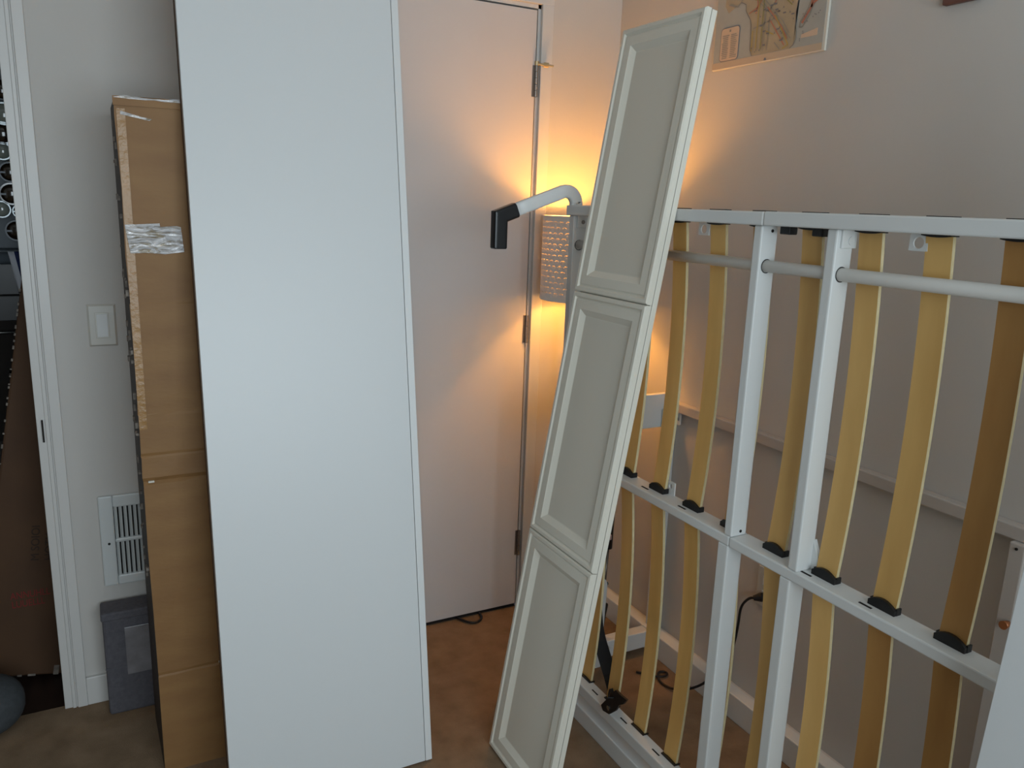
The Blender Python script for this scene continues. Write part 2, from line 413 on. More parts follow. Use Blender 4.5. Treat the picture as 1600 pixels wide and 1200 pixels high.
for k in range(46):
    z = random.uniform(.5, 1.6); y = random.uniform(Y0b + .005, Y1b - .05); h = random.uniform(.004, .016); d = random.uniform(.003, .02)
    box(bm, X0b - .0025 - .002 * random.random(), X0b + .004, y, y + d, z, z + h)
obj('torn_flake', bm, M['flake'], bx)['kind'] = 'stuff'
for d in ((.215, .224, Y0b - .0025, Y0b + .002, .272, .276), (.235, .248, Y0b - .0025, Y0b + .002, .273, .276), (.082, .095, Y0b - .0015, Y0b + .004, .770, .774)): B('scuff', M['mapside'], d, bx)

for ch in bx.children:
    for v in ch.data.vertices: v.co.y -= .042 * (1 - v.co.z / BZ)      # the box stands slightly racked, its foot towards the room

# ================================================================== TALL WHITE BOARD (leans on the cardboard box)
bd = thing('white_board', 'tall plain white board leaning in front of the closed door', 'board', (0.20, 1.697, 0.006))
la = math.atan2(.1466, .989)
bd.rotation_euler = (-la, 0, 0)
B('face_board', M['board'], (0, .484, 0, .018, 0, 2.36), bd, bev=.0008)
B('edge_strip', M['boardedge'], (.4855, .503, .0004, .018, -0.001, 2.36), bd, bev=.0008)
B('backing_board', M['cardhall'], (-.0015, .4855, .0185, .034, .002, 2.355), bd)

# ================================================================== PANELLED SHELF DOOR (leans on the bed frame)
A = 0.16050
sd = thing('panelled_door', 'narrow cream panelled door leaning against the upright bed frame', 'cabinet door')
TH = .032; ca, sa = math.cos(A), math.sin(A)
sd.matrix_world = Matrix(((0, ca, sa, .864), (-1, 0, 0, 1.688), (0, -sa, ca, TH * sa + .0005), (0, 0, 0, 1)))
LN = 1.872; WD = .296
B('backing_rail', M['shelfdoor'], (.0005, WD - .0005, .0182, TH, .001, LN - .001), sd, bev=.001)
B('joint_core', M['shelfdoor'], (.005, WD - .005, .0150, .0190, .005, LN - .005), sd)
def inset_frame(parent, z0, z1):
    bm = bmesh.new()
    prof = [(0, .0158), (0, .0035), (.003, 0), (.0105, 0), (.0142, .0050), (.0162, .0052), (.0195, .0026), (.040, .0026), (.0420, .0044), (.0545, .0128), (.0575, .0130)]
    rings = []
    for off, y in prof:
        rings.append([bm.verts.new(v) for v in ((off, y, z0 + off), (WD - off, y, z0 + off), (WD - off, y, z1 - off), (off, y, z1 - off))])
    for a, b in zip(rings, rings[1:]):
        for i in range(4): bm.faces.new((a[i], a[(i + 1) % 4], b[(i + 1) % 4], b[i]))
    fr = obj('panel_frame', bm, M['shelfdoor'], parent)
    o = .0570
    B('centre_panel', M['shelfpanel'], (o, WD - o, .0128, .0156, z0 + o, z1 - o), fr)
for z0, z1 in ((0, .6215), (.6235, 1.2455), (1.2475, LN)): inset_frame(sd, z0, z1)

# ================================================================== BED FRAME (stands upright, folded)
XF = 1.14
bed = thing('folding_bed_frame', 'white metal slatted folding bed frame standing upright along the right wall', 'bed frame', (XF, .9, .09))
bed.location = (0, 0, 0)
YL, YR = 1.853, -.05
def rail(name, x0, x1, z0, z1, ya=YR, yb=YL, m='metal'):
    return B(name, M[m], (x0, x1, ya, yb, z0, z1), bed, bev=.003)
JT, JM = 1.1395, 1.154
rail('top_rail', XF - .010, XF + .05, 1.417, 1.443, JT + .0006, YL); rail('top_rail', XF - .010, XF + .05, 1.417, 1.4435, YR, JT - .0006)
rail('middle_rail', XF, XF + .052, .7555, .7775, JM + .0006, YL - .03); rail('middle_rail', XF, XF + .052, .7555, .7775, YR, JM - .0006)
rail('bottom_rail', XF, XF + .04, .089, .122)
# vertical members
def post(name, y0, y1, z0, z1, x1=1.183): return B(name, M['metal'], (XF + .0006, x1, y0, y1, z0, z1), bed, bev=.003)
post('side_post', 1.830, YL - .0005, .122, 1.417, 1.19)
post('cross_post', 1.150, 1.171, .7775, 1.417); post('cross_post', .973, .995, .7775, 1.417)
post('cross_post', 1.156, 1.186, .122, .7555); post('cross_post', .986, 1.012, .122, .7555)
post('side_post', YR, YR + .022, .122, 1.417)
# round rod through the posts
tube('rod', M['rodm'], [(1.161, YR + .01, 1.338), (1.161, 1.845, 1.341)], .0118, bed, 20)
for y in (1.830, 1.150, .973):
    bm = bmesh.new(); N = 24
    for a0, a1 in ((0, N),):
        ri = [bm.verts.new((1.161 + .0120 * math.cos(2 * math.pi * k / N), y - .0006, 1.3395 + .0120 * math.sin(2 * math.pi * k / N))) for k in range(N)]
        ro = [bm.verts.new((1.161 + .0138 * math.cos(2 * math.pi * k / N), y - .0006, 1.3395 + .0138 * math.sin(2 * math.pi * k / N))) for k in range(N)]
        for k in range(N): bm.faces.new((ri[k], ri[(k + 1) % N], ro[(k + 1) % N], ro[k]))
    obj('rod_collar', bm, M['dark'], bed)
# leg with black foot, sticking out towards the room
Yl = 1.838
path = [(1.150, 1.440), (1.150, 1.452)]
for k in range(9):
    a = math.radians(0 + k * 107 / 8); R = .032
    path.append((1.118 + R * math.cos(a), 1.446 + R * math.sin(a)))
path += [(1.085, 1.4680), (1.000, 1.4370), (.966, 1.4245)]
bm = bmesh.new(); sweep_xz(bm, path, .0172, .011, Yl)
leg = obj('leg', bm, M['metal'], bed, smooth=True)
bm = bmesh.new()
sweep_xz(bm, [(.9705, 1.4262), (.9690, 1.4256), (.9385, 1.4144), (.9245, 1.4090), (.9245, 1.3940), (.9245, 1.3310), (.9245, 1.3280)],
         [.0165, .0190, .0190, .0232, .0190, .0190, .0165], .0145, Yl, n=28, ex=6.0)
ft = obj('foot', bm, M['rubber'], leg)
# slats: bowed strips between the rails with black end caps
def slat(y, za, zb, warm, wd):
    bm = bmesh.new(); N = 14; X0 = 1.173; th = .007; rows = []
    for i in range(N + 1):
        s = i / N; bow = .019 * (1 - (2 * s - 1) ** 2); z = za + (zb - za) * s; x = X0 + bow
        rows.append([bm.verts.new(v) for v in ((x, y - wd / 2, z), (x, y + wd / 2, z), (x + th, y + wd / 2, z), (x + th, y - wd / 2, z))])
    for a, b in zip(rows, rows[1:]):
        for k in range(4):
            f = bm.faces.new((a[k], a[(k + 1) % 4], b[(k + 1) % 4], b[k])); f.material_index = 1 if k in (1, 3) else 0
    bm.faces.new(rows[0]); bm.faces.new(rows[-1])
    return obj('slat', bm, [M['slatwarm' if warm else 'slat'], M['slatedge']], bed)
def cap_poly(wd, h, up):
    h1 = h * .5; p = []
    for k in range(9):
        u = -1 + k / 4; p.append((u * wd / 2, (h1 + (h - h1) * (1 - u * u))))
    p = [(-wd / 2, 0)] + p + [(wd / 2, 0)]
    return [(u, v * up) for u, v in p]
def cap(parent, y, z, wd, h, up, x0, x1):
    bm = bmesh.new(); tri_prism_safe(bm, [(y + u, z + v) for u, v in cap_poly(wd, h, up)], 'x', x0, x1)
    for sg in (-1, 1):                                   # side cheeks hugging the slat
        y_ = y + sg * (wd / 2 - .001); zz = z + up * h * .62
        box(bm, x1, 1.184, y_ - .0015, y_ + .0015, min(z, zz), max(z, zz))
    return obj('slat_cap', bm, M['black'], parent)
for k in range(-5, 9):
    y = .682 + .1258 * k
    if y < -.01: continue
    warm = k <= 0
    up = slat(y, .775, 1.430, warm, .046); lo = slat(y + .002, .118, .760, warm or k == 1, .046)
    cap(up, y, .7765, .053, .021, 1, 1.166, 1.1725); cap(up, y, 1.4172, .052, .005, -1, 1.166, 1.1725)
    cap(lo, y, .1215, .052, .006, 1, 1.166, 1.1725)
    B('slat_cap', M['black'], (1.168, 1.187, y - .023, y + .023, 1.4425, 1.4449), up)
# slots along the rails
for y in (1.465, 1.326, .963, .830, 1.59): B('slot', M['dark'], (1.153, 1.158, y - .013, y + .013, .7765, .7781), bed)
for y in (1.483, 1.346, 1.21, 1.62): B('slot', M['dark'], (1.155, 1.159, y - .014, y + .014, .1210, .1225), bed)
# tabs with holes below the top rail
for y, z1, hr in ((1.356, 1.4175, .0095), (.843, 1.4175, .0095)):
    bm = bmesh.new(); holed_plate(bm, y - .0165, y + .0165, 1.389, z1, y, 1.402, hr, 1.176, 1.179); obj('bracket_tab', bm, M['metal'], bed)
bm = bmesh.new(); holed_plate(bm, 1.392, 1.422, .7775, .809, 1.407, .797, .006, 1.186, 1.189); obj('bracket_tab', bm, M['metal'], bed)
bm = bmesh.new(); box(bm, 1.150, 1.186, .9685, .9728, 1.385, 1.4165, bev=.001); obj('bracket_tab', bm, M['metal'], bed)
bm = bmesh.new(); disc_y(bm, 1.171, 1.398, .0075, .9665, .9690, 18); obj('screw', bm, M['metal'], bed)
bm = bmesh.new(); box(bm, 1.150, 1.186, 1.8255, 1.8298, 1.385, 1.4165, bev=.001); obj('bracket_tab', bm, M['metal'], bed)
bm = bmesh.new(); disc_y(bm, 1.168, 1.400, .0055, 1.8245, 1.8258, 14); obj('screw', bm, M['hinge'], bed)
for x, y, z in ((1.168, 1.150, 1.407), (1.166, 1.150, .788)):
    bm = bmesh.new(); disc_y(bm, x, z, .0032, y - .0012, y + .001, 12); obj('screw', bm, M['dark'], bed)
for y in (1.112, 1.035): B('bumper', M['black'], (1.160, 1.182, y - .012, y + .012, 1.402, 1.4175), bed, bev=.002)
bm = bmesh.new(); prism(bm, [(.9740, .838), (.9740, .7775), (.950, .7775), (.948, .783)], 'x', 1.1775, 1.1875); obj('gusset', bm, M['metal'], bed)
# black clip on the bottom rail and webbing strap
bm = bmesh.new(); tri_prism_safe(bm, [(1.556, .130), (1.522, .176), (1.517, .188), (1.495, .212), (1.476, .210), (1.447, .212), (1.460, .192), (1.477, .179), (1.490, .154), (1.517, .126), (1.546, .119)], 'x', 1.1335, 1.1395)
cl = obj('strap_clip', bm, M['black'], bed)
bm = bmesh.new(); prism(bm, [(1.521 + .0065 * math.cos(k * math.pi / 6), .143 + .0065 * math.sin(k * math.pi / 6)) for k in range(12)], 'x', 1.1315, 1.134); obj('screw', bm, M['chrome'], cl)
bm = bmesh.new()
sp = smoothpath([(1.137, 1.500, .185), (1.170, 1.545, .150), (1.215, 1.620, .138), (1.222, 1.672, .180), (1.228, 1.728, .234), (1.25, 1.775, .285)], 2); hwid = .019
ra = []
for i, p in enumerate(sp):
    tt = (sp[min(i + 1, len(sp) - 1)] - sp[max(i - 1, 0)]).normalized(); sd_ = tt.cross(Vector((.55, .80, -.22))).normalized(); nn = tt.cross(sd_)
    ra.append([bm.verts.new(p + sd_ * a * hwid + nn * b * .0012) for a, b in ((-1, -1), (1, -1), (1, 1), (-1, 1))])
for a, b in zip(ra, ra[1:]):
    for k in range(4): bm.faces.new((a[k], a[(k + 1) % 4], b[(k + 1) % 4], b[k]))
bm.faces.new(ra[0]); bm.faces.new(ra[-1]); obj('strap', bm, M['strap'], cl)

# ================================================================== BED BASE (fixed frame on floor and wall)
bs = thing('bed_base', 'white metal bed base behind and below the slatted frame, fixed to the right wall', 'bed base', (0, 0, 0))
def bp(name, dims, m='metal', bev=.003): return B(name, M[m], dims, bs, bev=bev)
bp('front_rail', (1.140, 1.185, YR, 1.93, 0, .052))
bp('wall_rail', (1.552, 1.5915, YR, 2.20, 0, .080))
bp('cross_bar', (1.185, 1.552, 1.890, 1.93, .018, .076))
bp('upper_rail', (1.578, 1.6035, YR, 1.93, .826, .856), 'metalshaded')
bp('side_rail', (1.20, 1.6035, 1.931, 1.952, .765, .874))
bp('wall_post', (1.566, 1.6035, .800, .832, .080, .826), 'metalshaded')
bp('wall_post', (1.566, 1.6035, 1.90, 1.93, .080, .826))
bp('rear_post', (1.20, 1.232, 1.931, 1.952, .052, .765))
bm = bmesh.new(); prism(bm, [(.8165 + .003 * math.cos(k * math.pi / 6), .815 + .003 * math.sin(k * math.pi / 6)) for k in range(12)], 'x', 1.5645, 1.567); obj('screw', bm, M['dark'], bs)
tube('knob', M['copper'], [(1.566, .806, .66), (1.548, .806, .66)], [.006, .009], bs, 12)
bm = bmesh.new(); holed_plate(bm, 1.866, 1.890, .785, .826, 1.878, .803, .006, 1.590, 1.593); obj('bracket_tab', bm, M['metal'], bs)
# lift plate, bolts and gas springs at the far end
pl_ = [(1.288, .022), (1.335, .022), (1.342, .305)]
for k in range(7):
    a = math.radians(k * 30); pl_.append((1.317 + .0245 * math.cos(a), .305 + .0245 * math.sin(a)))
pl_.append((1.292, .305))
bm = bmesh.new(); tri_prism_safe(bm, pl_, 'y', 1.850, 1.858); lp = obj('lift_plate', bm, M['metal'], bs)
for x, z in ((1.309, .178), (1.326, .150)):
    bm = bmesh.new(); disc_y(bm, x, z, .009, 1.840, 1.851, 14); obj('bolt', bm, M['black'], lp)
tube('lift_arm', M['metal'], [(1.31, 1.862, .16), (1.36, 1.875, .06), (1.39, 1.90, .05)], .012, bs)
tube('gas_spring', M['black'], [(1.352, 1.866, .70), (1.347, 1.866, .418)], .0125, bs, 14)
g = tube('gas_spring', M['black'], [(1.325, 1.872, .70), (1.322, 1.872, .49)], .011, bs, 14)
tube('piston_rod', M['alum'], [(1.347, 1.866, .418), (1.338, 1.866, .20)], .0045, bs, 10)
tube('piston_rod', M['alum'], [(1.322, 1.872, .49), (1.314, 1.872, .20)], .0045, bs, 10)
B('washer', M['pink'], [(1.327, 1.340, 1.846, 1.854, .487, .505), (1.333, 1.345, 1.846, 1.854, .452, .470)], g, bev=.003)
tube('damper', M['black'], [(1.348, 1.862, .30), (1.365, 1.90, .285)], .006, bs, 8)
tube('damper', M['black'], [(1.338, 1.862, .155), (1.40, 1.93, .185)], .007, bs, 8)

# ================================================================== LAMP in the corner
LX, LY = 1.400, 2.165
lamp = thing('corner_lamp', 'lit lamp with white scallop-pierced cylinder shade in the room corner', 'lamp', (LX, LY, 0))
bm = bmesh.new()
def lathe(bm, prof, n=32):
    rg = [[bm.verts.new((r * math.cos(2 * math.pi * k / n), r * math.sin(2 * math.pi * k / n), z)) for k in range(n)] for r, z in prof]
    for a, b in zip(rg, rg[1:]):
        for k in range(n): bm.faces.new((a[k], a[(k + 1) % n], b[(k + 1) % n], b[k]))
    bm.faces.new(rg[0][::-1]); bm.faces.new(rg[-1])
lathe(bm, [(.11, 0), (.11, .012), (.10, .02), (.02, .028)]); obj('base', bm, M['metal'], lamp, smooth=False)
tube('pole', M['metal'], [(0, 0, .025), (0, 0, 1.18)], .010, lamp)
SZ0, SZ1, SR = 1.150, 1.408, .140
bm = bmesh.new(); NA, NZ = 608, 200
cw = 2 * math.pi * SR / 38; rh = .0168
def pierced(a, z):
    if z < SZ0 + .018 or z > SZ1 - .014: return False
    s = a * SR
    row = math.floor((z - SZ0) / rh); 
    for rr in (row, row - 1):
        cz = SZ0 + rr * rh + .001; off = .5 * cw if rr % 2 else 0
        cx = (math.floor((s - off) / cw) + .5) * cw + off
        d = math.hypot(s - cx, z - cz)
        if z > cz + .0010 and d < .0082 and math.hypot(s - cx, z - cz + .0024) > .0080: return True
        if abs(s - cx) + abs(z - cz + .001) < .0016: return True
    return False
rows = [[bm.verts.new((SR * math.cos(2 * math.pi * k / NA), SR * math.sin(2 * math.pi * k / NA), SZ0 + (SZ1 - SZ0) * j / NZ)) for k in range(NA)] for j in range(NZ + 1)]
for j in range(NZ):
    zc = SZ0 + (SZ1 - SZ0) * (j + .5) / NZ
    for k in range(NA):
        if not pierced(2 * math.pi * (k + .5) / NA, zc):
            bm.faces.new((rows[j][k], rows[j][(k + 1) % NA], rows[j + 1][(k + 1) % NA], rows[j + 1][k]))
bmesh.ops.delete(bm, geom=[v for v in bm.verts if not v.link_faces], context='VERTS')
obj('shade', bm, M['shade'], lamp, smooth=True)
for z in (SZ0, SZ1):
    bm = bmesh.new()
    qs = []
    for k in range(64):
        a = 2 * math.pi * k / 64
        qs.append([bm.verts.new(((SR + d) * math.cos(a), (SR + d) * math.sin(a), z + h)) for d, h in ((-.0015, -.002), (.001, -.002), (.001, .002), (-.0015, .002))])
    for k in range(64):
        for i in range(4): bm.faces.new((qs[k][i], qs[k][(i + 1) % 4], qs[(k + 1) % 64][(i + 1) % 4], qs[(k + 1) % 64][i]))
    obj('shade_rim', bm, M['shade'], lamp)
lm = bpy.data.materials.new('shade_liner'); lm.use_nodes = True; nt = lm.node_tree; nt.nodes.clear()
no = nt.nodes.new('ShaderNodeOutputMaterial'); ms = nt.nodes.new('ShaderNodeMixShader'); ms.inputs[0].default_value = .93
tr = nt.nodes.new('ShaderNodeBsdfTransparent'); tl = nt.nodes.new('ShaderNodeBsdfTranslucent'); tl.inputs[0].default_value = (.13, .09, .08, 1)
df = nt.nodes.new('ShaderNodeBsdfDiffuse'); df.inputs[0].default_value = (.8, .8, .8, 1)
m2 = nt.nodes.new('ShaderNodeMixShader'); m2.inputs[0].default_value = .80
nt.links.new(tl.outputs[0], m2.inputs[1]); nt.links.new(df.outputs[0], m2.inputs[2])
nt.links.new(tr.outputs[0], ms.inputs[1]); nt.links.new(m2.outputs[0], ms.inputs[2]); nt.links.new(ms.outputs[0], no.inputs[0])
tr.inputs[0].default_value = (.35, .35, .35, 1)
bm = bmesh.new()
r0 = [bm.verts.new((.1375 * math.cos(2 * math.pi * k / 64), .1375 * math.sin(2 * math.pi * k / 64), SZ0 + .004)) for k in range(64)]
r1 = [bm.verts.new((v.co.x, v.co.y, SZ1 - .004)) for v in r0]
for k in range(64): bm.faces.new((r0[k], r0[(k + 1) % 64], r1[(k + 1) % 64], r1[k]))
obj('shade_liner', bm, lm, lamp, smooth=True)
BULB = (1.0, .43, .07, 1)
bm = bmesh.new(); bmesh.ops.create_uvsphere(bm, u_segments=20, v_segments=12, radius=.034, matrix=Matrix.Translation((0, 0, 1.300)))
obj('bulb', bm, emit('bulb_glow', BULB, 260.0), lamp, smooth=True)
tube('socket', M['metal'], [(0, 0, 1.17), (0, 0, 1.268)], .016, lamp)

# ================================================================== RIGHT WALL: MAP, PLAQUE, OUTLET + CORD
XM = 1.585
mp_ = thing('wall_map', 'unframed transit map print on a flat board high on the right wall', 'map', (0, 0, 0))
B('backing', M['mapside'], (XM, RX1 - .0125, 1.456, 1.850, 1.823, 2.43), mp_, bev=.001)
mp_.scale = (1, 1.0076, 1.0076); mp_.location = (.0118, 0, -.0109)
def flat(name, m, poly, lift=.0006, parent=mp_, th=.0008):
    bm = bmesh.new(); prism(bm, poly, 'x', XM - lift, XM - lift + th)
    bmesh.ops.triangulate(bm, faces=[f for f in bm.faces if len(f.verts) > 4]); return obj(name, bm, M[m], parent)
flat('map_sheet', 'maptop', [(1.848, 1.826), (1.464, 1.826), (1.464, 2.428), (1.848, 2.428)])
flat('map_margin', 'mapmargin', [(1.848, 1.8255), (1.464, 1.8255), (1.464, 1.842), (1.848, 1.842)], .0012)
land = [(1.697, 1.843), (1.706, 1.860), (1.707, 1.875), (1.708, 1.894), (1.709, 1.922), (1.714, 1.935), (1.725, 1.948), (1.733, 1.960), (1.734, 1.975), (1.755, 1.985),
        (1.80, 1.965), (1.815, 1.985), (1.81, 2.06), (1.75, 2.20), (1.72, 2.38), (1.60, 2.38), (1.56, 2.20), (1.545, 2.05), (1.551, 1.96), (1.556, 1.926), (1.553, 1.895), (1.549, 1.879), (1.549, 1.862), (1.555, 1.850), (1.566, 1.843)]
flat('land_area', 'mapland', land, .0012)
def ribbon(bm, pts, wd, lift):
    for (a, b), (c, d) in zip(pts, pts[1:]):
        v = Vector((c - a, d - b)); n = Vector((-v.y, v.x)).normalized() * wd / 2
        q = [bm.verts.new((XM - lift, a + s * n.x, b + s * n.y)) for s in (1, -1)] + [bm.verts.new((XM - lift, c + s * n.x, d + s * n.y)) for s in (-1, 1)]
        bm.faces.new(q)
def lines(name, m, plist, wd, lift=.0020):
    bm = bmesh.new()
    for p in plist: ribbon(bm, p, wd, lift)
    return obj(name, bm, M[m], mp_)
lines('coast_line', 'mapdark', [land[0:10], land[17:]], .0016)
lines('map_line', 'mapgrey', [[(1.69, 1.975), (1.649, 1.943), (1.578, 1.879), (1.566, 1.866)], [(1.675, 1.985), (1.64, 1.950), (1.60, 1.915), (1.572, 1.880)], [(1.69, 1.99), (1.66, 1.958), (1.649, 1.943), (1.630, 1.965), (1.62, 2.0)],
      [(1.80, 1.985), (1.765, 1.975), (1.735, 2.0)], [(1.70, 1.91), (1.62, 1.925)], [(1.62, 1.865), (1.60, 1.846)], [(1.66, 1.85), (1.66, 1.95)], [(1.645, 1.85), (1.645, 1.93)]], .0028, .0022)
lines('map_line', 'mapred', [[(1.70, 2.0), (1.69, 1.97), (1.695, 1.945)], [(1.64, 1.92), (1.585, 1.853)], [(1.655, 1.955), (1.60, 1.90), (1.578, 1.868)], [(1.72, 1.95), (1.69, 1.96), (1.66, 2.0)], [(1.60, 2.0), (1.63, 1.96)]], .0030, .0024)
lines('map_line', 'mapyellow', [[(1.685, 2.0), (1.685, 1.86)], [(1.70, 1.905), (1.70, 1.855)], [(1.625, 1.93), (1.572, 1.853), (1.590, 1.846)], [(1.66, 1.90), (1.625, 1.885)], [(1.60, 1.99), (1.567, 1.95)], [(1.74, 2.0), (1.715, 1.985), (1.70, 2.01)]], .0026, .0026)
lines('map_line', 'mapgreen', [[(1.715, 2.0), (1.70, 1.98), (1.665, 1.975)], [(1.668, 1.99), (1.668, 1.855)], [(1.64, 2.01), (1.615, 1.98), (1.57, 1.945)]], .0026, .0028)
bm = bmesh.new(); random.seed(3)
for k in range(45):
    y = random.uniform(1.56, 1.70); z = random.uniform(1.848, 2.0); a = random.uniform(.0012, .0024); b2 = random.choice((.0012, .0014, .005))
    bm.faces.new([bm.verts.new((XM - .003, y + s * b2, z + q * a)) for s, q in ((-1, -1), (1, -1), (1, 1), (-1, 1))])
for k in range(16):
    y = random.uniform(1.47, 1.54); z = 1.86 + (1.54 - y) * .9 + random.uniform(-.02, .05)
    bm.faces.new([bm.verts.new((XM - .003, y + s * .0013, z + q * .0013)) for s, q in ((-1, -1), (1, -1), (1, 1), (-1, 1))])
obj('map_mark', bm, M['mapdark'], mp_)['kind'] = 'stuff'
# the island at the right with its red line
lines('map_line', 'mapgrey', [[(1.541, 1.888), (1.532, 1.887), (1.512, 1.912), (1.502, 1.935), (1.48, 1.952)], [(1.541, 1.888), (1.540, 1.900), (1.520, 1.925), (1.508, 1.955)]], .0035, .0014)
lines('map_line', 'mapred', [[(1.534, 1.896), (1.512, 1.925), (1.503, 1.938), (1.478, 1.948)], [(1.508, 1.928), (1.508, 1.96)]], .0060, .0018)
flat('map_patch', 'mapbox', [(1.533, 1.862), (1.482, 1.862), (1.482, 1.878), (1.533, 1.870)], .0012)
# inset panel
def rrect(y0, y1, z0, z1, r, n=5):
    out = []
    for cy, cz, a0 in ((y1 - r, z1 - r, 0), (y0 + r, z1 - r, 90), (y0 + r, z0 + r, 180), (y1 - r, z0 + r, 270)):
        for k in range(n): 
            a = math.radians(a0 + 90 * k / (n - 1)); out.append((cy + r * math.cos(a), cz + r * math.sin(a)))
    return out
flat('inset_border', 'mapdark', rrect(1.750, 1.8225, 1.842, 1.929, .010), .0016)
flat('inset_panel', 'mapbox', rrect(1.752, 1.8205, 1.844, 1.927, .0085), .0022)
bm = bmesh.new()
for k in range(13):
    z = 1.908 - k * .0048; ribbon(bm, [(1.813 - jit(.003), z), (1.790 + jit(.003), z)], .0018, .0030)
    ribbon(bm, [(1.782, z), (1.760 + jit(.004), z)], .0018, .0030)
ribbon(bm, [(1.789, 1.919), (1.783, 1.919)], .006, .0030)
obj('inset_text', bm, M['mapgrey'], mp_)['kind'] = 'stuff'
bm = bmesh.new(); prism(bm, [(1.650, 1.826), (1.643, 1.826), (1.6465, 1.832)], 'x', XM - .004, XM); obj('clip', bm, M['mapdark'], mp_)

pq = tag(B('wall_plaque', M['plaque'], (1.588, RX1 - .0005, 1.085, 1.165, 1.868, 1.98), bev=.004), 'dark reddish plaque on the right wall, only its bottom edge in view', 'plaque')

ol = thing('wall_outlet', 'pale wall outlet low on the right wall behind the slats', 'outlet', (RX1, 1.458, .42))
B('cover_plate', M['plate'], (-.006, -.0005, -.036, .036, -.058, .058), ol, bev=.002)
B('socket', M['boardedge'], [(-.0075, -.005, -.014, .014, .008, .036), (-.0075, -.005, -.014, .014, -.036, -.008)], ol, bev=.001)
cp = smoothpath([(1.572, 1.465, .396), (1.570, 1.490, .385), (1.570, 1.518, .345), (1.570, 1.519, .290), (1.570, 1.527, .215), (1.568, 1.546, .160), (1.545, 1.560, .125), (1.536, 1.60, .05), (1.49, 1.66, .008), (1.47, 1.72, .006), (1.50, 1.77, .006), (1.525, 1.765, .006), (1.525, 1.745, .006), (1.49, 1.74, .007), (1.44, 1.80, .006)], 3)
cord = thing('power_cord', 'black power cord hanging from the wall outlet behind the bed', 'cord')
tube('cable', M['black'], cp, .0038, cord, 8)
bm = bmesh.new(); tube_bm(bm, [(1.596, 1.458, .398), (1.582, 1.460, .398), (1.568, 1.472, .393)], [.012, .013, .007], 12); obj('plug', bm, M['black'], cord)

hk = tag(tube('wire_hook', M['black'], smoothpath([(1.055, 2.345, .006), (1.075, 2.300, .007), (1.10, 2.283, .006), (1.128, 2.292, .006), (1.142, 2.315, .006), (1.140, 2.335, .008)], 2), .0042, None, 8),
         'small black bent wire hook on the carpet under the closed door', 'hook')

# ================================================================== WHITE BOARD at the right edge, leaning on the bed
wb = thing('leaning_board', 'white board leaning on the bed frame at the right edge of the photo', 'board')
a2 = math.atan2(.062, .76)
c2, s2 = math.cos(a2), math.sin(a2); XB = 1.0445 - .76 * 0 - (1.44 - .76) * math.tan(a2)
wb.matrix_world = Matrix(((0, c2, s2, XB), (-1, 0, 0, .545), (0, -s2, c2, .018 * s2 + .0005), (0, 0, 0, 1)))
B('panel', M['board'], (0, .50, 0, .018, 0, 1.62), wb, bev=.001)

# ================================================================== HALL THROUGH THE DOORWAY
hb = thing('hall_carton', 'brown cardboard carton with shade in its colour, tilted against the door jamb in the hall', 'box', (-.164, 2.53, .0))
hb.rotation_euler = (0, math.radians(10.5), 0)
bm = bmesh.new(); box(bm, -.225, 0, 0, .07, 0.0, 1.42, bev=.006); obj('body', bm, M['cardhall'], hb)
bm = bmesh.new()
for k in range(26):
    z = random.uniform(.65, 1.35); box(bm, -.2275, -.223, -.0015, .004, z, z + random.uniform(.003, .012))
for q, ww, hh in ((-.015, .014, .03), (-.075, .02, .006), (-.11, .012, .005)): box(bm, q - ww, q, -.0015, .006, .0, hh)
obj('torn_flake', bm, M['flake'], hb)['kind'] = 'stuff'
def text(body, m, parent, x, z, size, rot, wx=1.0):
    c = bpy.data.curves.new('print', 'FONT'); c.body = body; c.size = size; c.extrude = .0004; c.align_x = 'CENTER'; c.align_y = 'CENTER'
    tmp = bpy.data.objects.new('print', c); COL.objects.link(tmp)
    dg = bpy.context.evaluated_depsgraph_get(); me = bpy.data.meshes.new_from_object(tmp.evaluated_get(dg))
    bpy.data.objects.remove(tmp); o = bpy.data.objects.new('print', me); COL.objects.link(o)
    me.materials.clear(); me.materials.append(m)
    o.parent = parent; o.location = (x, -.0010, z); o.rotation_euler = (math.radians(90), math.radians(rot), 0); o.scale = (wx, 1, 1)
    return o
text('ANNUHLL', M['redink'], hb, -.114, .262, .030, -10, .72); text('LUUELLL', M['redink'], hb, -.116, .234, .030, -10, .72)
text('M SOIOI', M['darkink'], hb, -.116, .42, .030, -94, 1.0); text('HOTH', M['darkink'], hb, -.080, .41, .030, -94, 1.0)

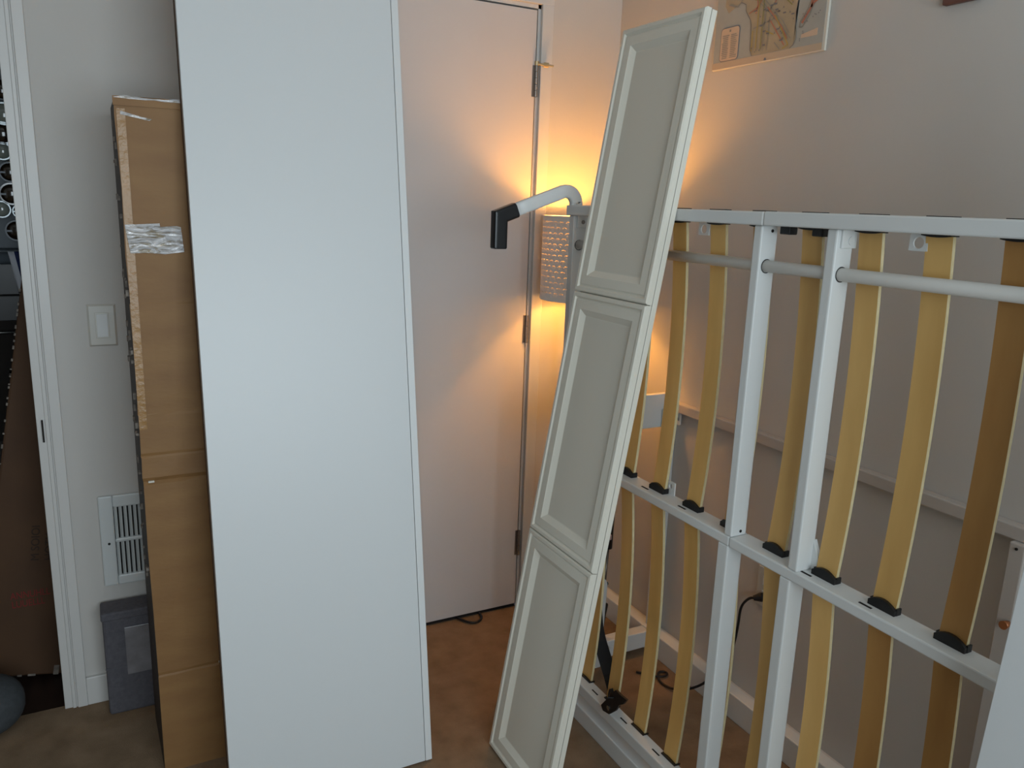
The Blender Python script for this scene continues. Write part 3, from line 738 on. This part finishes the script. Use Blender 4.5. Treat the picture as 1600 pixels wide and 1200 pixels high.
rk = thing('jar_rack', 'slate grey wall panel holding round jars in the hall', 'rack', (0, 0, 0))
B('panel', M['rack'], (-.75, .05, 3.05, 3.075, 1.245, 2.0), rk, bev=.003)
jars = [(-.203, 1.728, .032, 'jarglass', 'jardark', 'top'), (-.205, 1.657, .034, 'jarclear', 'jarring', 'a'), (-.213, 1.600, .034, 'jarglass', 'jarring', 'b'),
        (-.218, 1.546, .027, 'jarclear', 'jarring', 'c'), (-.203, 1.484, .031, 'jarglass', 'jardark', 'd'), (-.205, 1.418, .034, 'jarglass', 'jarglass', 'e'),
        (-.236, 1.370, .026, 'jarclear', 'jarring', 'f'), (-.186, 1.365, .022, 'jarglass', 'jarring', 'g'), (-.200, 1.305, .033, 'jarglass', 'jardark', 'h')]
jl = ['dark jar end with black ring, topmost on the hall wall panel', 'pale glass jar with chrome ring, second from the top in the hall', 'brown jar with chrome ring, third from the top in the hall',
      'small pale jar with bright ring, fourth from the top in the hall', 'brown jar with black ring, fifth from the top in the hall', 'plain brown jar without ring, just above two small jars',
      'small pale jar with bright ring beside the smallest brown jar', 'smallest brown jar with bright ring beside the door casing', 'brown jar with black ring, lowest on the hall wall panel']
for (x, z, r, gm, rm, _), lb in zip(jars, jl):
    j = thing('jar', lb, 'jar', (x, 3.05, z), 'jars on the hall wall panel')
    bm = bmesh.new(); n = 24
    prof = [(r * .80, 0), (r * .93, -.02), (r * .93, -.05), (r * .80, -.058), (r * .3, -.062)]
    rg = [[bm.verts.new((q * math.cos(2 * math.pi * k / n), y, q * math.sin(2 * math.pi * k / n))) for k in range(n)] for q, y in prof]
    for a, b in zip(rg, rg[1:]):
        for k in range(n): bm.faces.new((a[k], a[(k + 1) % n], b[(k + 1) % n], b[k]))
    bm.faces.new(rg[0]); bm.faces.new(rg[-1]); obj('body', bm, M[gm], j, smooth=True)
    bm = bmesh.new(); prof = [(r * .86, -.050), (r, -.050), (r, -.062), (r * .86, -.062)]
    rg = [[bm.verts.new((q * math.cos(2 * math.pi * k / n), y, q * math.sin(2 * math.pi * k / n))) for k in range(n)] for q, y in prof]
    for a, b in zip(rg, rg[1:] + rg[:1]):
        for k in range(n): bm.faces.new((a[k], a[(k + 1) % n], b[(k + 1) % n], b[k]))
    obj('ring', bm, M[rm], j, smooth=False)
    if gm == 'jarglass':
        B('lid_bar', M[rm if rm != 'jarglass' else 'jardark'], (-r * .86, r * .86, -.061, -.055, -r * .12, r * .05), j)

ov = thing('oven', 'black oven with grey handle bar through the doorway', 'oven', (-.33, 3.0, 0))
B('body', M['oven'], (-.32, .32, 0, .55, 0, 1.10), ov, bev=.004)
B('control_panel', M['rack'], (-.32, .32, -.015, .05, 1.205, 1.245), ov, bev=.004)
B('upper_body', M['oven'], (-.32, .32, 0, .55, 1.10, 1.24), ov, bev=.004)
h = tube('handle', M['rack'], [(-.28, -.06, 1.222), (.122, -.06, 1.222)], .019, ov, 14)
tube('handle_end', M['chrome'], [(.122, -.06, 1.222), (.27, -.06, 1.222)], .010, ov, 12)
B('handle_mount', M['chrome'], [(-.27, -.25, -.06, .002, 1.212, 1.232), (.25, .27, -.06, .002, 1.212, 1.232)], ov)
B('door_window', M['dark'], (-.26, .26, -.004, .0, .62, 1.02), ov, bev=.001)
tube('oven_bar', M['chrome'], [(-.27, -.03, 0.985), (.27, -.03, .985)], .005, ov, 8)
tw = thing('towel', 'pale and blue towel hanging from the oven handle', 'towel', (-.208, 2.912, 1.06))
bm = bmesh.new(); rws = []
for i in range(9):
    s = i / 8; z = .185 * (1 - s); wd = .018 * (1 - .35 * s); xo = .025 * s
    rws.append([bm.verts.new((xo + (u - .5) * 2 * wd, .006 * math.sin(u * 9 + s * 2), z)) for u in (0, .25, .5, .75, 1)])
for a, b in zip(rws, rws[1:]):
    for k in range(4):
        f = bm.faces.new((a[k], a[k + 1], b[k + 1], b[k])); f.material_index = 1 if k >= 2 else 0
o = obj('cloth', bm, [M['towel'], M['towelblue']], tw, smooth=True)
sm = o.modifiers.new('thick', 'SOLIDIFY'); sm.thickness = .004

# grey cushion at the lower left
bm = bmesh.new(); bmesh.ops.create_uvsphere(bm, u_segments=32, v_segments=18, radius=1.0)
for v in bm.verts:
    x, y, z = v.co; z = math.copysign(abs(z) ** .8, z); v.co = (x * .10 - .348, y * .10 + 2.33, max(z, -.86) * .075 + .0655)
tag(obj('floor_cushion', bm, M['grey'], None, smooth=True), 'round grey fabric cushion on the carpet at the doorway', 'cushion')
